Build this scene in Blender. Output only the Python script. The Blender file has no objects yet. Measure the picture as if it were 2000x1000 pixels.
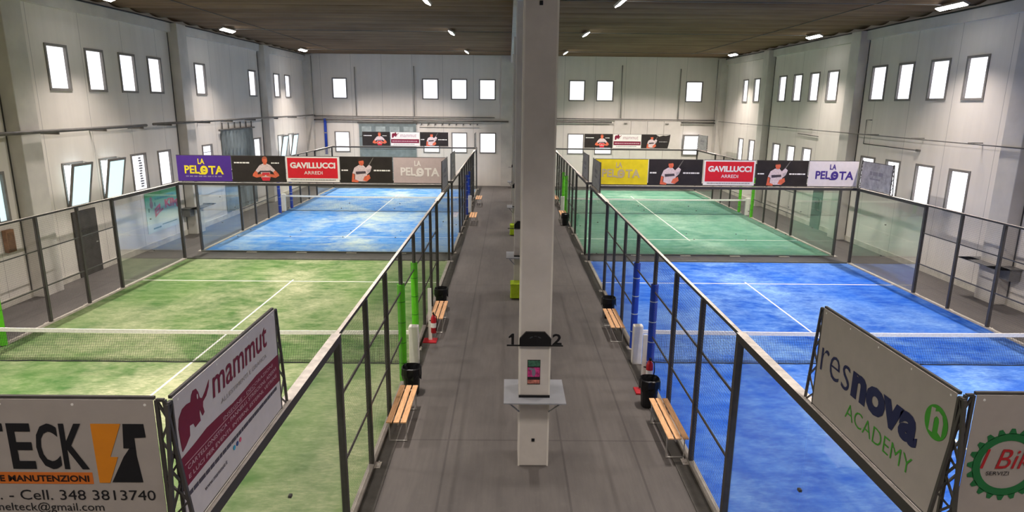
import bpy, bmesh, math, random
from mathutils import Vector, Matrix
random.seed(7)
S = bpy.context.scene
COL = S.collection
PI = math.pi

# ------------------------------------------------------------------ camera, world, exposure, lights
CAM_H, PITCH, YAW, ROLL, FPX = 5.8373, .2309, .0072, .0103, 1258.754
cam = bpy.data.cameras.new('camera')
cam.sensor_width = 36.0
cam.sensor_fit = 'HORIZONTAL'
cam.lens = FPX / 2000 * 36.0
cam.clip_end = 300
camo = bpy.data.objects.new('camera', cam)
COL.objects.link(camo)
camo.matrix_world = (Matrix.Translation((0, 0, CAM_H)) @ Matrix.Rotation(-YAW, 4, 'Z')
                     @ Matrix.Rotation(PI / 2 - PITCH, 4, 'X') @ Matrix.Rotation(ROLL, 4, 'Z'))
S.camera = camo
S.view_settings.view_transform = 'Standard'
S.view_settings.look = 'None'
S.view_settings.gamma = 1
S.view_settings.use_curve_mapping = False
S.view_settings.exposure = 0.85
S.cycles.transparent_max_bounces = 48
S.cycles.max_bounces = 10
S.cycles.sample_clamp_indirect = 6
wd = bpy.data.worlds.new('world')
S.world = wd
wd.use_nodes = True
wd.node_tree.nodes['Background'].inputs[0].default_value = (.92, .96, 1, 1)
wd.node_tree.nodes['Background'].inputs[1].default_value = 2.2
LAMP_W = 215.0

# ------------------------------------------------------------------ plan of the hall (metres)
WL, WR, WF, WB = -14.4, 15.3, 47.3, -3.0      # inner faces of the walls
CEIL = 9.32
XL, XR, CW = -2.21, 3.11, 10.0                 # aisle fences, court width
YL1, YL2, YR1, YR2 = 3.85, 25.2, 4.01, 25.2    # near ends of the courts
TS = [0, 4.08, 5.74, 7.38, 9.05, 10.95, 12.62, 14.26, 15.92, 20]
RAIL = 2.92
COLS = [9.62, 19.5, 29.4, 39.3]                # fronts of the middle columns
PILY = [18.85, 28.6, 38.5]

# ------------------------------------------------------------------ materials
def lin(c):
    if isinstance(c, str):
        c = [int(c[i:i + 2], 16) / 255 for i in (0, 2, 4)]
    return tuple(x / 12.92 if x <= .04045 else ((x + .055) / 1.055) ** 2.4 for x in c) + (1,)

class NT:
    def __init__(self, name):
        self.m = bpy.data.materials.new(name)
        self.m.use_nodes = True
        self.t = self.m.node_tree
        self.b = self.t.nodes['Principled BSDF']
    def n(self, typ, **kw):
        x = self.t.nodes.new(typ)
        for k, v in kw.items():
            if k[0] == '_':
                setattr(x, k[1:], v)
        return x
    def l(self, a, b):
        self.t.links.new(a, b)
    def math(self, op, a, b=None, clamp=False):
        x = self.t.nodes.new('ShaderNodeMath'); x.operation = op; x.use_clamp = clamp
        for i, v in enumerate((a, b)):
            if v is None: continue
            if isinstance(v, (int, float)): x.inputs[i].default_value = v
            else: self.l(v, x.inputs[i])
        return x.outputs[0]
    def mix(self, f, a, b):
        x = self.t.nodes.new('ShaderNodeMix'); x.data_type = 'RGBA'
        if isinstance(f, (int, float)): x.inputs[0].default_value = f
        else: self.l(f, x.inputs[0])
        for i, v in ((6, a), (7, b)):
            if isinstance(v, tuple): x.inputs[i].default_value = v
            else: self.l(v, x.inputs[i])
        return x.outputs[2]
    def coord(self):
        return self.n('ShaderNodeTexCoord').outputs['Object']
    def noise(self, scale, detail=3, rough=.5, stretch=None, vec=None):
        v = vec or self.coord()
        if stretch:
            mp = self.n('ShaderNodeMapping'); mp.inputs['Scale'].default_value = stretch
            self.l(v, mp.inputs[0]); v = mp.outputs[0]
        x = self.n('ShaderNodeTexNoise')
        x.inputs['Scale'].default_value = scale; x.inputs['Detail'].default_value = detail
        x.inputs['Roughness'].default_value = rough
        self.l(v, x.inputs['Vector'])
        return x.outputs['Fac']
    def ramp(self, f, lo, hi):
        x = self.n('ShaderNodeMapRange'); x.inputs[1].default_value = lo; x.inputs[2].default_value = hi
        self.l(f, x.inputs[0]); return x.outputs[0]
    def bump(self, h, s=.2, d=.02):
        x = self.n('ShaderNodeBump'); x.inputs['Strength'].default_value = s; x.inputs['Distance'].default_value = d
        self.l(h, x.inputs['Height']); self.l(x.outputs[0], self.b.inputs['Normal'])

MATS = {}
def simple(name, col, rough=.6, metal=0, var=.12, scale=6, stretch=None, spec=.35):
    if name in MATS: return MATS[name]
    k = NT(name)
    c = lin(col)
    dark = tuple(x * (1 - var) for x in c[:3]) + (1,)
    lite = tuple(min(1, x * (1 + var * .6)) for x in c[:3]) + (1,)
    f = k.ramp(k.noise(scale, 4, .55, stretch), .3, .7)
    k.l(k.mix(f, dark, lite), k.b.inputs['Base Color'])
    k.b.inputs['Roughness'].default_value = rough
    k.b.inputs['Metallic'].default_value = metal
    k.b.inputs['Specular IOR Level'].default_value = spec
    MATS[name] = k.m
    return k.m

def emit(name, col, strength):
    if name in MATS: return MATS[name]
    k = NT(name)
    k.b.inputs['Base Color'].default_value = lin(col)
    k.b.inputs['Emission Color'].default_value = lin(col)
    k.b.inputs['Emission Strength'].default_value = strength
    MATS[name] = k.m
    return k.m

def line_mask(k, comp, pos, half):
    a = k.math('ABSOLUTE', k.math('SUBTRACT', comp, pos))
    return k.math('LESS_THAN', a, half)

def wall_mat(name, axis, period, offset, base='E7DFD5'):
    """white painted concrete panels with thin dark joints every PERIOD metres along AXIS"""
    k = NT(name)
    co = k.coord()
    sep = k.n('ShaderNodeSeparateXYZ'); k.l(co, sep.inputs[0])
    u = sep.outputs[axis]
    c = lin(base)
    blot = k.ramp(k.noise(.55, 5, .6, None, co), .25, .75)
    streak = k.ramp(k.noise(2.2, 3, .6, (1, 1, .06), co), .35, .75)
    a = k.mix(blot, tuple(x * .90 for x in c[:3]) + (1,), c)
    a = k.mix(k.math('MULTIPLY', streak, .16), a, lin('A59D92'))
    w = k.math('MODULO', k.math('ADD', u, offset + 1000 * period), period)
    j = k.math('LESS_THAN', w, .022)
    a = k.mix(k.math('MULTIPLY', j, .55), a, lin('75706A'))
    k.l(a, k.b.inputs['Base Color'])
    k.b.inputs['Roughness'].default_value = .75
    k.b.inputs['Specular IOR Level'].default_value = .2
    k.bump(k.noise(14, 4, .6, None, co), .08, .01)
    return k.m

def turf_mat(name, base, deep, sand, amount, mid):
    k = NT(name)
    co = k.coord()
    n1 = k.ramp(k.noise(.3, 5, .66, (1.0, .8, 1), co), .44, .66)
    n2 = k.ramp(k.noise(1.5, 5, .7, (1.0, 2.2, 1), co), .38, .72)
    n3 = k.ramp(k.noise(9, 4, .7, (.8, 2.0, 1), co), .42, .72)
    n4 = k.ramp(k.noise(60, 2, .6, None, co), .3, .7)
    g = k.mix(k.ramp(k.noise(.5, 3, .5, (1.6, .6, 1), co), .3, .7), lin(deep), lin(base))
    g = k.mix(k.math('MULTIPLY', n2, .45), g, lin(mid))
    s = k.math('MULTIPLY', k.math('ADD', k.math('MULTIPLY', n1, .95), k.math('MULTIPLY', n2, .45)), k.math('ADD', k.math('MULTIPLY', n3, .5), .42))
    # play wears the middle of the court: sand lies thickest around the centre line
    sep = k.n('ShaderNodeSeparateXYZ'); k.l(co, sep.inputs[0])
    cx = k.math('ABSOLUTE', sep.outputs[0])
    mid_w = k.ramp(cx, 3.6, 0.0)
    s = k.math('MULTIPLY', s, k.math('ADD', k.math('MULTIPLY', mid_w, .55), .65))
    s = k.math('MULTIPLY', s, amount, True)
    c = k.mix(s, g, lin(sand))
    c = k.mix(k.math('MULTIPLY', n4, .18), c, lin(deep))
    k.l(c, k.b.inputs['Base Color'])
    k.b.inputs['Roughness'].default_value = .9
    k.b.inputs['Specular IOR Level'].default_value = .1
    k.bump(k.noise(110, 2, .6, None, co), .25, .01)
    return k.m

def floor_mat():
    k = NT('grey rubber floor')
    co = k.coord()
    sep = k.n('ShaderNodeSeparateXYZ'); k.l(co, sep.inputs[0])
    x, y = sep.outputs[0], sep.outputs[1]
    a = k.mix(k.ramp(k.noise(.7, 5, .62, (1, .35, 1), co), .3, .72), lin('524D4A'), lin('67615C'))
    a = k.mix(k.math('MULTIPLY', k.ramp(k.noise(14, 3, .6, (1, .08, 1), co), .4, .75), .28), a, lin('423F3D'))
    a = k.mix(k.math('MULTIPLY', k.ramp(k.noise(5, 4, .7, None, co), .55, .8), .25), a, lin('6E6963'))
    m = None
    for p in (-1.02, 2.22, .98, -13.1, 14.2):
        q = line_mask(k, x, p, .018); m = q if m is None else k.math('MAXIMUM', m, q)
    for p in (10.45, 20.6, 30.7, 40.9):
        m = k.math('MAXIMUM', m, line_mask(k, y, p, .02))
    a = k.mix(k.math('MULTIPLY', m, .38), a, lin('2E2B2A'))
    k.l(a, k.b.inputs['Base Color'])
    k.b.inputs['Roughness'].default_value = .62
    k.b.inputs['Specular IOR Level'].default_value = .3
    k.bump(k.noise(60, 3, .6, None, co), .12, .01)
    return k.m

def ceil_mat():
    k = NT('dark ribbed roof underside')
    co = k.coord()
    a = k.mix(k.ramp(k.noise(1.2, 5, .65, (.12, 2.2, 1), co), .3, .7), lin('6A5440'), lin('8E765C'))
    a = k.mix(k.math('MULTIPLY', k.ramp(k.noise(.6, 4, .6, (.5, .8, 1), co), .4, .75), .5), a, lin('544332'))
    k.l(a, k.b.inputs['Base Color'])
    k.b.inputs['Roughness'].default_value = .85
    k.b.inputs['Specular IOR Level'].default_value = .15
    k.bump(k.noise(5, 4, .6, (.1, 2, 1), co), .3, .05)
    return k.m

def glass_mat(name, tint, refl=.5):
    k = NT(name)
    k.t.nodes.remove(k.b)
    out = [n for n in k.t.nodes if n.type == 'OUTPUT_MATERIAL'][0]
    tr = k.n('ShaderNodeBsdfTransparent'); tr.inputs[0].default_value = tint + (1,)
    gl = k.n('ShaderNodeBsdfGlossy'); gl.inputs['Roughness'].default_value = .03
    fr = k.n('ShaderNodeFresnel'); fr.inputs['IOR'].default_value = 1.45
    mx = k.n('ShaderNodeMixShader')
    k.l(k.math('MULTIPLY', fr.outputs[0], refl), mx.inputs[0])
    k.l(tr.outputs[0], mx.inputs[1]); k.l(gl.outputs[0], mx.inputs[2])
    k.l(mx.outputs[0], out.inputs[0])
    return k.m

def fade_mat(name, top, bot, z0, z1):
    k = NT(name)
    sep = k.n('ShaderNodeSeparateXYZ'); k.l(k.coord(), sep.inputs[0])
    f = k.ramp(sep.outputs[2], z0, z1)
    k.l(k.mix(f, lin(bot), lin(top)), k.b.inputs['Base Color'])
    k.b.inputs['Roughness'].default_value = .5
    return k.m

M_STEEL = simple('anthracite steel', '4A4744', .45, .0, .15, 8)
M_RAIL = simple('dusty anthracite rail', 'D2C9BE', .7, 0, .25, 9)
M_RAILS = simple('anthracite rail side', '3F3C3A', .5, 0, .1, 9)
M_WIRE = simple('galvanised wire', '55524E', .5, 0, .1, 5)
M_BASE = simple('pale concrete base', 'B9B1A4', .8, 0, .2, 6)
M_KERB = simple('dark kerb', '57534D', .8, 0, .2, 5)
M_GLASS = glass_mat('tempered court glass', (.985, 1.0, .992), .35)
M_WHITE = simple('white paint', 'E2DDD4', .55, 0, .06, 8)
M_LINE = simple('white court line', 'E4E2D6', .85, 0, .08, 30)
M_TAPE = simple('white net tape', 'F3EFE8', .7, 0, .12, 20)
M_NET = simple('black net cord', '23262A', .8, 0, .1, 20)
M_BLACK = simple('black plastic', '141416', .4, 0, .2, 12)
M_BAG = simple('black bin liner', '0F0F11', .35, 0, .4, 30)
M_WOOD = simple('oiled pine slat', 'E0AC7C', .5, 0, .28, 5, (14, 1.2, 14))
M_LEG = simple('grey painted steel tube', 'B5B0A8', .35, .3, .08, 10)
M_COLUMN = simple('painted concrete column', 'C9C1B8', .7, 0, .1, 2.2)
M_EDGE = simple('pale chamfer strip', 'DCD5CA', .6, 0, .06, 4)
M_FRAME = simple('window frame grey', '827D78', .5, 0, .1, 8)
M_PANE = emit('daylit frosted pane', 'F8F8FF', .72)
M_PANE2 = emit('daylit bluish pane', 'D5EEF2', .5)
M_PIPE = simple('grey steel pipe', '6C6863', .5, .2, .25, 2.5)
M_PIPE2 = simple('pale conduit', '9B968F', .5, .1, .15, 4)
M_RED = simple('red enamel', 'B5202A', .35, 0, .12, 10)
M_LIME = simple('lime woven fabric', 'A5BE22', .85, 0, .35, 60)
M_LAMP = emit('led diffuser', 'FFFFFF', 14.0)
M_PADG = simple('green foam pad', '5FC21F', .6, 0, .14, 7)
M_PADB = simple('blue foam pad', '1B3FA8', .6, 0, .18, 7)
M_SHELF = simple('grey laminate shelf', '8F9093', .35, 0, .08, 5)

# ------------------------------------------------------------------ mesh builder
class MB:
    def __init__(self):
        self.v = []; self.f = []; self.mi = []
    def quad(self, pts, m=0):
        o = len(self.v); self.v += [tuple(p) for p in pts]
        self.f.append(tuple(range(o, o + len(pts)))); self.mi.append(m)
        return self
    def box(self, x0, x1, y0, y1, z0, z1, m=0, mtop=None):
        o = len(self.v)
        self.v += [(x, y, z) for z in (z0, z1) for y in (y0, y1) for x in (x0, x1)]
        for i, q in enumerate(((0, 2, 3, 1), (4, 5, 7, 6), (0, 1, 5, 4), (1, 3, 7, 5), (3, 2, 6, 7), (2, 0, 4, 6))):
            self.f.append(tuple(o + a for a in q)); self.mi.append(mtop if (i == 1 and mtop is not None) else m)
        return self
    def bar(self, p, q, w, h=None, m=0, up=(0, 0, 1)):
        p, q = Vector(p), Vector(q); h = h or w
        d = (q - p).normalized(); up = Vector(up)
        if abs(d.dot(up)) > .98: up = Vector((0, 1, 0)) if abs(d.y) < .9 else Vector((1, 0, 0))
        s = d.cross(up).normalized(); t = s.cross(d).normalized()
        o = len(self.v)
        for e in (p, q):
            for a, b in ((-1, -1), (1, -1), (1, 1), (-1, 1)):
                self.v.append(tuple(e + s * a * w / 2 + t * b * h / 2))
        for k in range(4):
            self.f.append((o + k, o + (k + 1) % 4, o + 4 + (k + 1) % 4, o + 4 + k)); self.mi.append(m)
        self.f += [(o + 3, o + 2, o + 1, o), (o + 4, o + 5, o + 6, o + 7)]; self.mi += [m, m]
        return self
    def tube(self, pts, r, n=8, m=0, cap=True):
        pts = [Vector(p) for p in pts]
        o = len(self.v)
        rs = r if isinstance(r, (list, tuple)) else [r] * len(pts)
        for i, p in enumerate(pts):
            d = (pts[min(i + 1, len(pts) - 1)] - pts[max(i - 1, 0)]).normalized()
            up = Vector((0, 0, 1)) if abs(d.z) < .95 else Vector((0, 1, 0))
            s = d.cross(up).normalized(); t = s.cross(d)
            for k in range(n):
                a = 2 * PI * k / n
                self.v.append(tuple(p + (s * math.cos(a) + t * math.sin(a)) * rs[i]))
        for i in range(len(pts) - 1):
            for k in range(n):
                self.f.append((o + i * n + k, o + i * n + (k + 1) % n, o + (i + 1) * n + (k + 1) % n, o + (i + 1) * n + k)); self.mi.append(m)
        if cap:
            self.f.append(tuple(o + k for k in reversed(range(n)))); self.mi.append(m)
            e = o + (len(pts) - 1) * n
            self.f.append(tuple(e + k for k in range(n))); self.mi.append(m)
        return self
    def prism(self, poly, fn, d0, d1, m=0):
        """poly in (u,v); fn(u,v,d) -> point"""
        n = len(poly); o = len(self.v)
        for d in (d0, d1):
            self.v += [tuple(fn(u, v, d)) for u, v in poly]
        self.f.append(tuple(o + k for k in range(n))); self.mi.append(m)
        self.f.append(tuple(o + n + k for k in reversed(range(n)))); self.mi.append(m)
        for k in range(n):
            self.f.append((o + k, o + (k + 1) % n, o + n + (k + 1) % n, o + n + k)); self.mi.append(m)
        return self
    def build(self, name, mat, parent=None, bevel=0, smooth=False, normals=True):
        me = bpy.data.meshes.new(name)
        me.from_pydata(self.v, [], self.f)
        for x in (mat if isinstance(mat, (list, tuple)) else [mat]): me.materials.append(x)
        me.polygons.foreach_set('material_index', self.mi)
        if normals:
            bm = bmesh.new(); bm.from_mesh(me); bmesh.ops.recalc_face_normals(bm, faces=bm.faces); bm.to_mesh(me); bm.free()
        if smooth:
            me.polygons.foreach_set('use_smooth', [True] * len(me.polygons))
        o = bpy.data.objects.new(name, me)
        COL.objects.link(o)
        if parent is not None:
            o.parent = parent
            o.matrix_parent_inverse = Matrix.Translation(-parent.location) if parent.type == 'EMPTY' else Matrix()
        if bevel:
            b = o.modifiers.new('bevel', 'BEVEL'); b.width = bevel; b.segments = 2; b.limit_method = 'ANGLE'
        return o

def tag(o, label=None, cat=None, group=None, kind=None):
    if label: o['label'] = label
    if cat: o['category'] = cat
    if group: o['group'] = group
    if kind: o['kind'] = kind
    return o

def thing(name, label, cat, loc=(0, 0, 0), group=None):
    o = bpy.data.objects.new(name, None)
    o.empty_display_size = .1
    o.location = loc
    COL.objects.link(o)
    return tag(o, label, cat, group)

def struct(o):
    o['kind'] = 'structure'
    return o

def copy_tree(o, parent=None):
    c = o.copy(); COL.objects.link(c); c.parent = parent
    for ch in [x for x in o.children]:
        d = copy_tree(ch, c)
        d.matrix_parent_inverse = ch.matrix_parent_inverse.copy()
    return c

# flat prints on a surface: a frame with origin, right direction u, up = Z, and the normal towards the viewer
class Face:
    def __init__(self, o, u, n, v=(0, 0, 1)):
        self.o, self.u, self.n, self.v = Vector(o), Vector(u), Vector(n), Vector(v)
    def at(self, u, v, d=0):
        return self.o + self.u * u + self.v * v + self.n * d
    def print(self, polys, name, mat, parent, d=.004, th=.002):
        mb = MB()
        for p in polys: mb.prism(p, lambda a, b, c: self.at(a, b, c), d - th, d)
        return mb.build(name, mat, parent)

def ellipse(cx, cy, rx, ry, n=24, a0=0, a1=2 * PI, rot=0):
    out = []
    full = abs(a1 - a0 - 2 * PI) < 1e-6
    for k in range(n if full else n + 1):
        a = a0 + (a1 - a0) * k / n
        x, y = rx * math.cos(a), ry * math.sin(a)
        out.append((cx + x * math.cos(rot) - y * math.sin(rot), cy + x * math.sin(rot) + y * math.cos(rot)))
    return out

def ring(cx, cy, rx, ry, ix, iy, n=32):
    a, b = ellipse(cx, cy, rx, ry, n), ellipse(cx, cy, ix, iy, n)
    return [[a[k], a[(k + 1) % n], b[(k + 1) % n], b[k]] for k in range(n)]

def rect(u0, u1, v0, v1):
    return [(u0, v0), (u1, v0), (u1, v1), (u0, v1)]

TXT = {}
def text_shape(s, bold, shear):
    key = (s, bold, shear)
    if key not in TXT:
        cu = bpy.data.curves.new('text', 'FONT')
        cu.body = s; cu.size = 1; cu.offset = bold; cu.shear = shear; cu.resolution_u = 3
        o = bpy.data.objects.new('text', cu); COL.objects.link(o)
        dg = bpy.context.evaluated_depsgraph_get()
        me = bpy.data.meshes.new_from_object(o.evaluated_get(dg))
        bpy.data.objects.remove(o)
        vs = [tuple(v.co) for v in me.vertices]; fs = [tuple(p.vertices) for p in me.polygons]
        bpy.data.meshes.remove(me)
        TXT[key] = (vs, fs)
    return TXT[key]

def letters(face, s, box, mat, parent, name='lettering', bold=0.0, shear=0.0, d=.005, warp=None):
    """the text S fitted into BOX = (u0, u1, v0, v1) on the face"""
    vs, fs = text_shape(s, bold, shear)
    xs = [v[0] for v in vs]; ys = [v[1] for v in vs]
    x0, x1, y0, y1 = min(xs), max(xs), min(ys), max(ys)
    u0, u1, v0, v1 = box
    mb = MB()
    for v in vs:
        a = u0 + (v[0] - x0) / (x1 - x0) * (u1 - u0); b = v0 + (v[1] - y0) / (y1 - y0) * (v1 - v0)
        if warp: a, b = warp(a, b)
        mb.v.append(tuple(face.at(a, b, d)))
    mb.f = list(fs); mb.mi = [0] * len(fs)
    o = mb.build(name, mat, parent, normals=False)
    if len(o.data.polygons) and o.data.polygons[0].normal.dot(face.n) < 0: o.data.flip_normals()
    return o

def P(name, col, rough=.55):
    return simple(name, col, rough, 0, .05, 8)

# ------------------------------------------------------------------ hall shell
def cells(u0, u1, v0, v1, holes):
    us = sorted({u0, u1} | {h[i] for h in holes for i in (0, 1)}); vs = sorted({v0, v1} | {h[i] for h in holes for i in (2, 3)})
    for a, b in zip(us, us[1:]):
        for c, d in zip(vs, vs[1:]):
            mu, mv = (a + b) / 2, (c + d) / 2
            if not any(h[0] < mu < h[1] and h[2] < mv < h[3] for h in holes):
                yield a, b, c, d

UZ, LZ = (6.12, 7.56), (2.36, 3.84)
LW_Y = [(20.95, 22.0), (22.88, 23.92), (24.82, 25.9), (26.76, 27.82), (30.7, 31.78), (36.95, 38.05), (40.9, 41.95), (42.88, 43.95)]
RW_Y = [(21.3, 22.36), (23.16, 24.24), (25.2, 26.22), (27.0, 28.12), (30.88, 32.0), (32.78, 33.84), (34.7, 35.76), (36.66, 37.7), (40.5, 41.5), (42.48, 43.42)]
FW_XU = [(-12.54, -11.48), (-6.16, -5.0), (-4.12, -2.96), (-2.12, -.94), (4.26, 5.42), (6.22, 7.45), (12.58, 13.8)]
FW_XL = [(-12.54, -11.44), (-6.16, -4.96), (-4.12, -2.98), (-2.1, -.9), (4.26, 5.46), (6.22, 7.5), (12.6, 13.8)]
holesL = [(a, b) + UZ for a, b in LW_Y] + [(a, b) + LZ for a, b in LW_Y] + [(18.0, 18.5) + LZ]
holesR = [(a, b) + UZ for a, b in RW_Y] + [(a, b) + LZ for a, b in RW_Y if a not in (30.88,)]
holesF = [(a, b) + UZ for a, b in FW_XU] + [(a, b) + LZ for a, b in FW_XL]
ZT = 9.7
m = MB()
for a, b, c, d in cells(WB, WF + .3, 0, ZT, holesL): m.box(WL - .3, WL, a, b, c, d)
struct(m.build('wall_left', wall_mat('left wall panels', 1, 2.4, 1.25)))
m = MB()
for a, b, c, d in cells(WB, WF + .3, 0, ZT, holesR): m.box(WR, WR + .3, a, b, c, d)
struct(m.build('wall_right', wall_mat('right wall panels', 1, 2.4, 1.2)))
m = MB()
for a, b, c, d in cells(WL, WR, 0, ZT, holesF): m.box(a, b, WF, WF + .3, c, d)
struct(m.build('wall_far', wall_mat('far wall panels', 0, 2.16, .38)))
struct(MB().box(WL, WR, WB - .3, WB, 0, ZT).build('wall_near', wall_mat('near wall panels', 0, 2.4, 0)))
struct(MB().box(WL - .3, WR + .3, WB - .3, WF + .3, -.3, 0).build('floor', floor_mat()))
# roof of ribbed slabs: ribs run across the hall
m = MB(); NP = 12; period = 1.36
ys = []; y = WB
while y < WF + .3:
    ys.append(y); y += period / NP
ys.append(WF + .3)
def rz(y):
    ph = (y % period) / period
    return CEIL - .16 * abs(math.sin(PI * ph)) ** .7 + (.02 if ph < .08 else 0)
for a, b in zip(ys, ys[1:]):
    m.quad([(WL - .3, a, rz(a)), (WR + .3, a, rz(a)), (WR + .3, b, rz(b)), (WL - .3, b, rz(b))])
m.quad([(WL - .3, WB, 9.75), (WL - .3, WF + .3, 9.75), (WR + .3, WF + .3, 9.75), (WR + .3, WB, 9.75)])
struct(m.build('ceiling', ceil_mat(), normals=False))
# pilasters and ring beams of the walls
M_PIL = simple('painted concrete pilaster', 'CFC9C0', .75, 0, .1, 1.5)
n = 0
for py in PILY + [8.95]:
    for x0, x1 in ((WL, WL + .42), (WR - .42, WR)):
        n += 1
        p = struct(MB().box(x0, x1, py, py + .8, 0, 9.02).build('trim_%d' % n, M_PIL, bevel=.02))
        xa, xb = (x0, x0 + .02) if x0 < 0 else (x1 - .02, x1)
        MB().box(xa, xb, py - .035, py - .001, 0, 8.64).build('joint_seal', simple('dark joint seal', '4A4744', .8), p)
for x0, x1 in ((WL, WL + .16), (WR - .16, WR)):
    n += 1
    struct(MB().box(x0, x1, WB, WF, 8.66, 9.12).build('trim_%d' % n, M_PIL))
n += 1
struct(MB().box(WL, WL + .5, WF - .5, WF, 0, 9.1).build('trim_%d' % n, M_PIL))
n += 1
struct(MB().box(WR - .5, WR, WF - .6, WF, 0, 9.1).build('trim_%d' % n, M_PIL))
n += 1
struct(MB().box(.12, .78, WB, WF, 8.7, 9.3).build('trim_%d' % n, simple('girder grey', 'BDB9B3', .7, 0, .12, 2)))
n += 1
struct(MB().box(-.55, .95, WF - .12, WF, 0, 9.2).build('trim_%d' % n, M_PIL))
# kerb strips beside the fences
for x0, x1 in ((XL + .06, XL + .28), (XR - .28, XR - .06)):
    n += 1
    struct(MB().box(x0, x1, 3.6, 45.4, 0, .012).build('trim_%d' % n, M_KERB))
# pale dirty footing line of the walls
M_FOOT = simple('scuffed pale footing', 'C9C2B5', .85, 0, .2, 3)
struct(MB().box(WL, WL + .025, WB, WF, 0, .22).build('baseboard_left', M_FOOT))
struct(MB().box(WR - .025, WR, WB, WF, 0, .22).build('baseboard_right', M_FOOT))

# ------------------------------------------------------------------ windows
wn = 0
def window(face_axis, wall, a, b, z, opened=0, pane=None, marks=None):
    """frame + pane set into the wall; opened: angle of a sash swung into the hall"""
    global wn
    wn += 1
    sgn = {'L': 1, 'R': -1}.get(face_axis, 0)
    root = bpy.data.objects.new('window_%d' % wn, None); COL.objects.link(root); struct(root)
    z0, z1 = z
    def bx(mb, u0, u1, w0, w1, d0, d1):
        if face_axis == 'F': mb.box(u0, u1, wall - d1, wall - d0, w0, w1)
        elif sgn > 0: mb.box(wall + d0, wall + d1, u0, u1, w0, w1)
        else: mb.box(wall - d1, wall - d0, u0, u1, w0, w1)
    f = .08
    fr = MB()
    for u0, u1, w0, w1 in ((a, b, z0, z0 + f), (a, b, z1 - f, z1), (a, a + f, z0 + f, z1 - f), (b - f, b, z0 + f, z1 - f)):
        bx(fr, u0, u1, w0, w1, -.12, .03)
    fr.build('frame', M_FRAME, root)
    if not opened:
        p = MB(); bx(p, a + f, b - f, z0 + f, z1 - f, -.08, -.06); p.build('pane', pane or M_PANE, root)
        if marks:
            p = MB()
            for u0, u1, w0, w1 in marks: bx(p, a + u0, a + u1, z0 + w0, z0 + w1, -.06, -.05)
            p.build('pane_marks', P('pane print grey', '8E8F94'), root)
    else:
        # hopper sash hinged along its bottom edge, its top leaning into the hall
        s = MB(); q = MB()
        ca, sa = math.cos(opened), math.sin(opened)
        H = z1 - z0
        def pt(u, d, h):
            off, zz = .035 + h * sa + d * ca, z0 + .01 + h * ca - d * sa
            return (u, wall - off, zz) if face_axis == 'F' else (wall + sgn * off, u, zz)
        def pbox(mb, u0, u1, h0, h1, d0, d1):
            o = len(mb.v)
            mb.v += [pt(u, d, h) for h in (h0, h1) for d in (d0, d1) for u in (u0, u1)]
            for k in ((0, 2, 3, 1), (4, 5, 7, 6), (0, 1, 5, 4), (1, 3, 7, 5), (3, 2, 6, 7), (2, 0, 4, 6)):
                mb.f.append(tuple(o + t for t in k)); mb.mi.append(0)
        for u0, u1, h0, h1 in ((a, b, 0, f), (a, b, H - f, H), (a, a + f, f, H - f), (b - f, b, f, H - f)):
            pbox(s, u0, u1, h0, h1, 0, .05)
        pbox(q, a + f, b - f, f, H - f, .02, .03)
        sash = s.build('sash', M_FRAME, root)
        q.build('pane', pane or M_PANE, sash)
        for u in (a + .01, b - .01):
            tip = pt(u, .02, H * .97)
            MB().tube([tip, (u, wall, z1 - .02) if face_axis == 'F' else (wall, u, z1 - .02)], .012, 6).build('stay', M_FRAME, root)
for a, b in LW_Y: window('L', WL, a, b, UZ)
for i, (a, b) in enumerate(LW_Y):
    mk = None
    if i == 2:
        mk = [(.62 + .02 * math.sin(k * 2.3), .62 + .2 + .04 * math.sin(k), .16 + k * .1, .16 + k * .1 + .06) for k in range(12)]
    if i == 4: mk = [(.08, 1.0, .25 + .28 * k, .28 + .28 * k) for k in range(4)]
    window('L', WL, a, b, LZ, opened=(.2 if i in (0, 1, 6, 7) else 0), pane=M_PANE2 if i in (0, 1, 6, 7) else None, marks=mk)
window('L', WL, 18.0, 18.5, LZ, pane=M_PANE2)
for a, b in RW_Y: window('R', WR, a, b, UZ)
for i, (a, b) in enumerate(RW_Y):
    if i != 4: window('R', WR, a, b, LZ)
for a, b in FW_XU: window('F', WF, a, b, UZ)
for i, (a, b) in enumerate(FW_XL): window('F', WF, a, b, LZ, opened=.15 if i == 6 else 0)

# ------------------------------------------------------------------ doors
M_DARKDOOR = simple('dark weathered door', '4B4743', .6, 0, .3, 3)
d1 = struct(MB().box(WL, WL + .06, 21.05, 22.25, 0, 2.22).build('door_1', M_DARKDOOR))
MB().tube([(WL + .06, 22.1, 1.05), (WL + .11, 22.1, 1.05), (WL + .11, 22.0, 1.05)], .012).build('handle', M_LEG, d1)
# folding door with strips on the left wall
m = MB()
N = 9
for k in range(N):
    y0 = 32.75 + k * 4.05 / N; y1 = y0 + 4.05 / N
    m.prism([(y0 + .02, 0), ((y0 + y1) / 2, .12), (y1 - .02, 0)], lambda u, v, d: (WL + .04 + v, u, d), .3, 4.4)
d2 = struct(m.build('door_2', simple('grey translucent strip', '858D8D', .35, 0, .55, 2.0, (1, 1, .25))))
MB().tube([(WL + .1, 32.5, 4.45), (WL + .1, 37.0, 4.45)], .045).build('track', M_PIPE, d2)
m = MB()
for k in range(6): m.box(WL + .05, WL + .1, 32.9 + k * .75, 32.95 + k * .75, 4.45, 4.8)
m.build('hanger', M_PIPE, d2)
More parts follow.
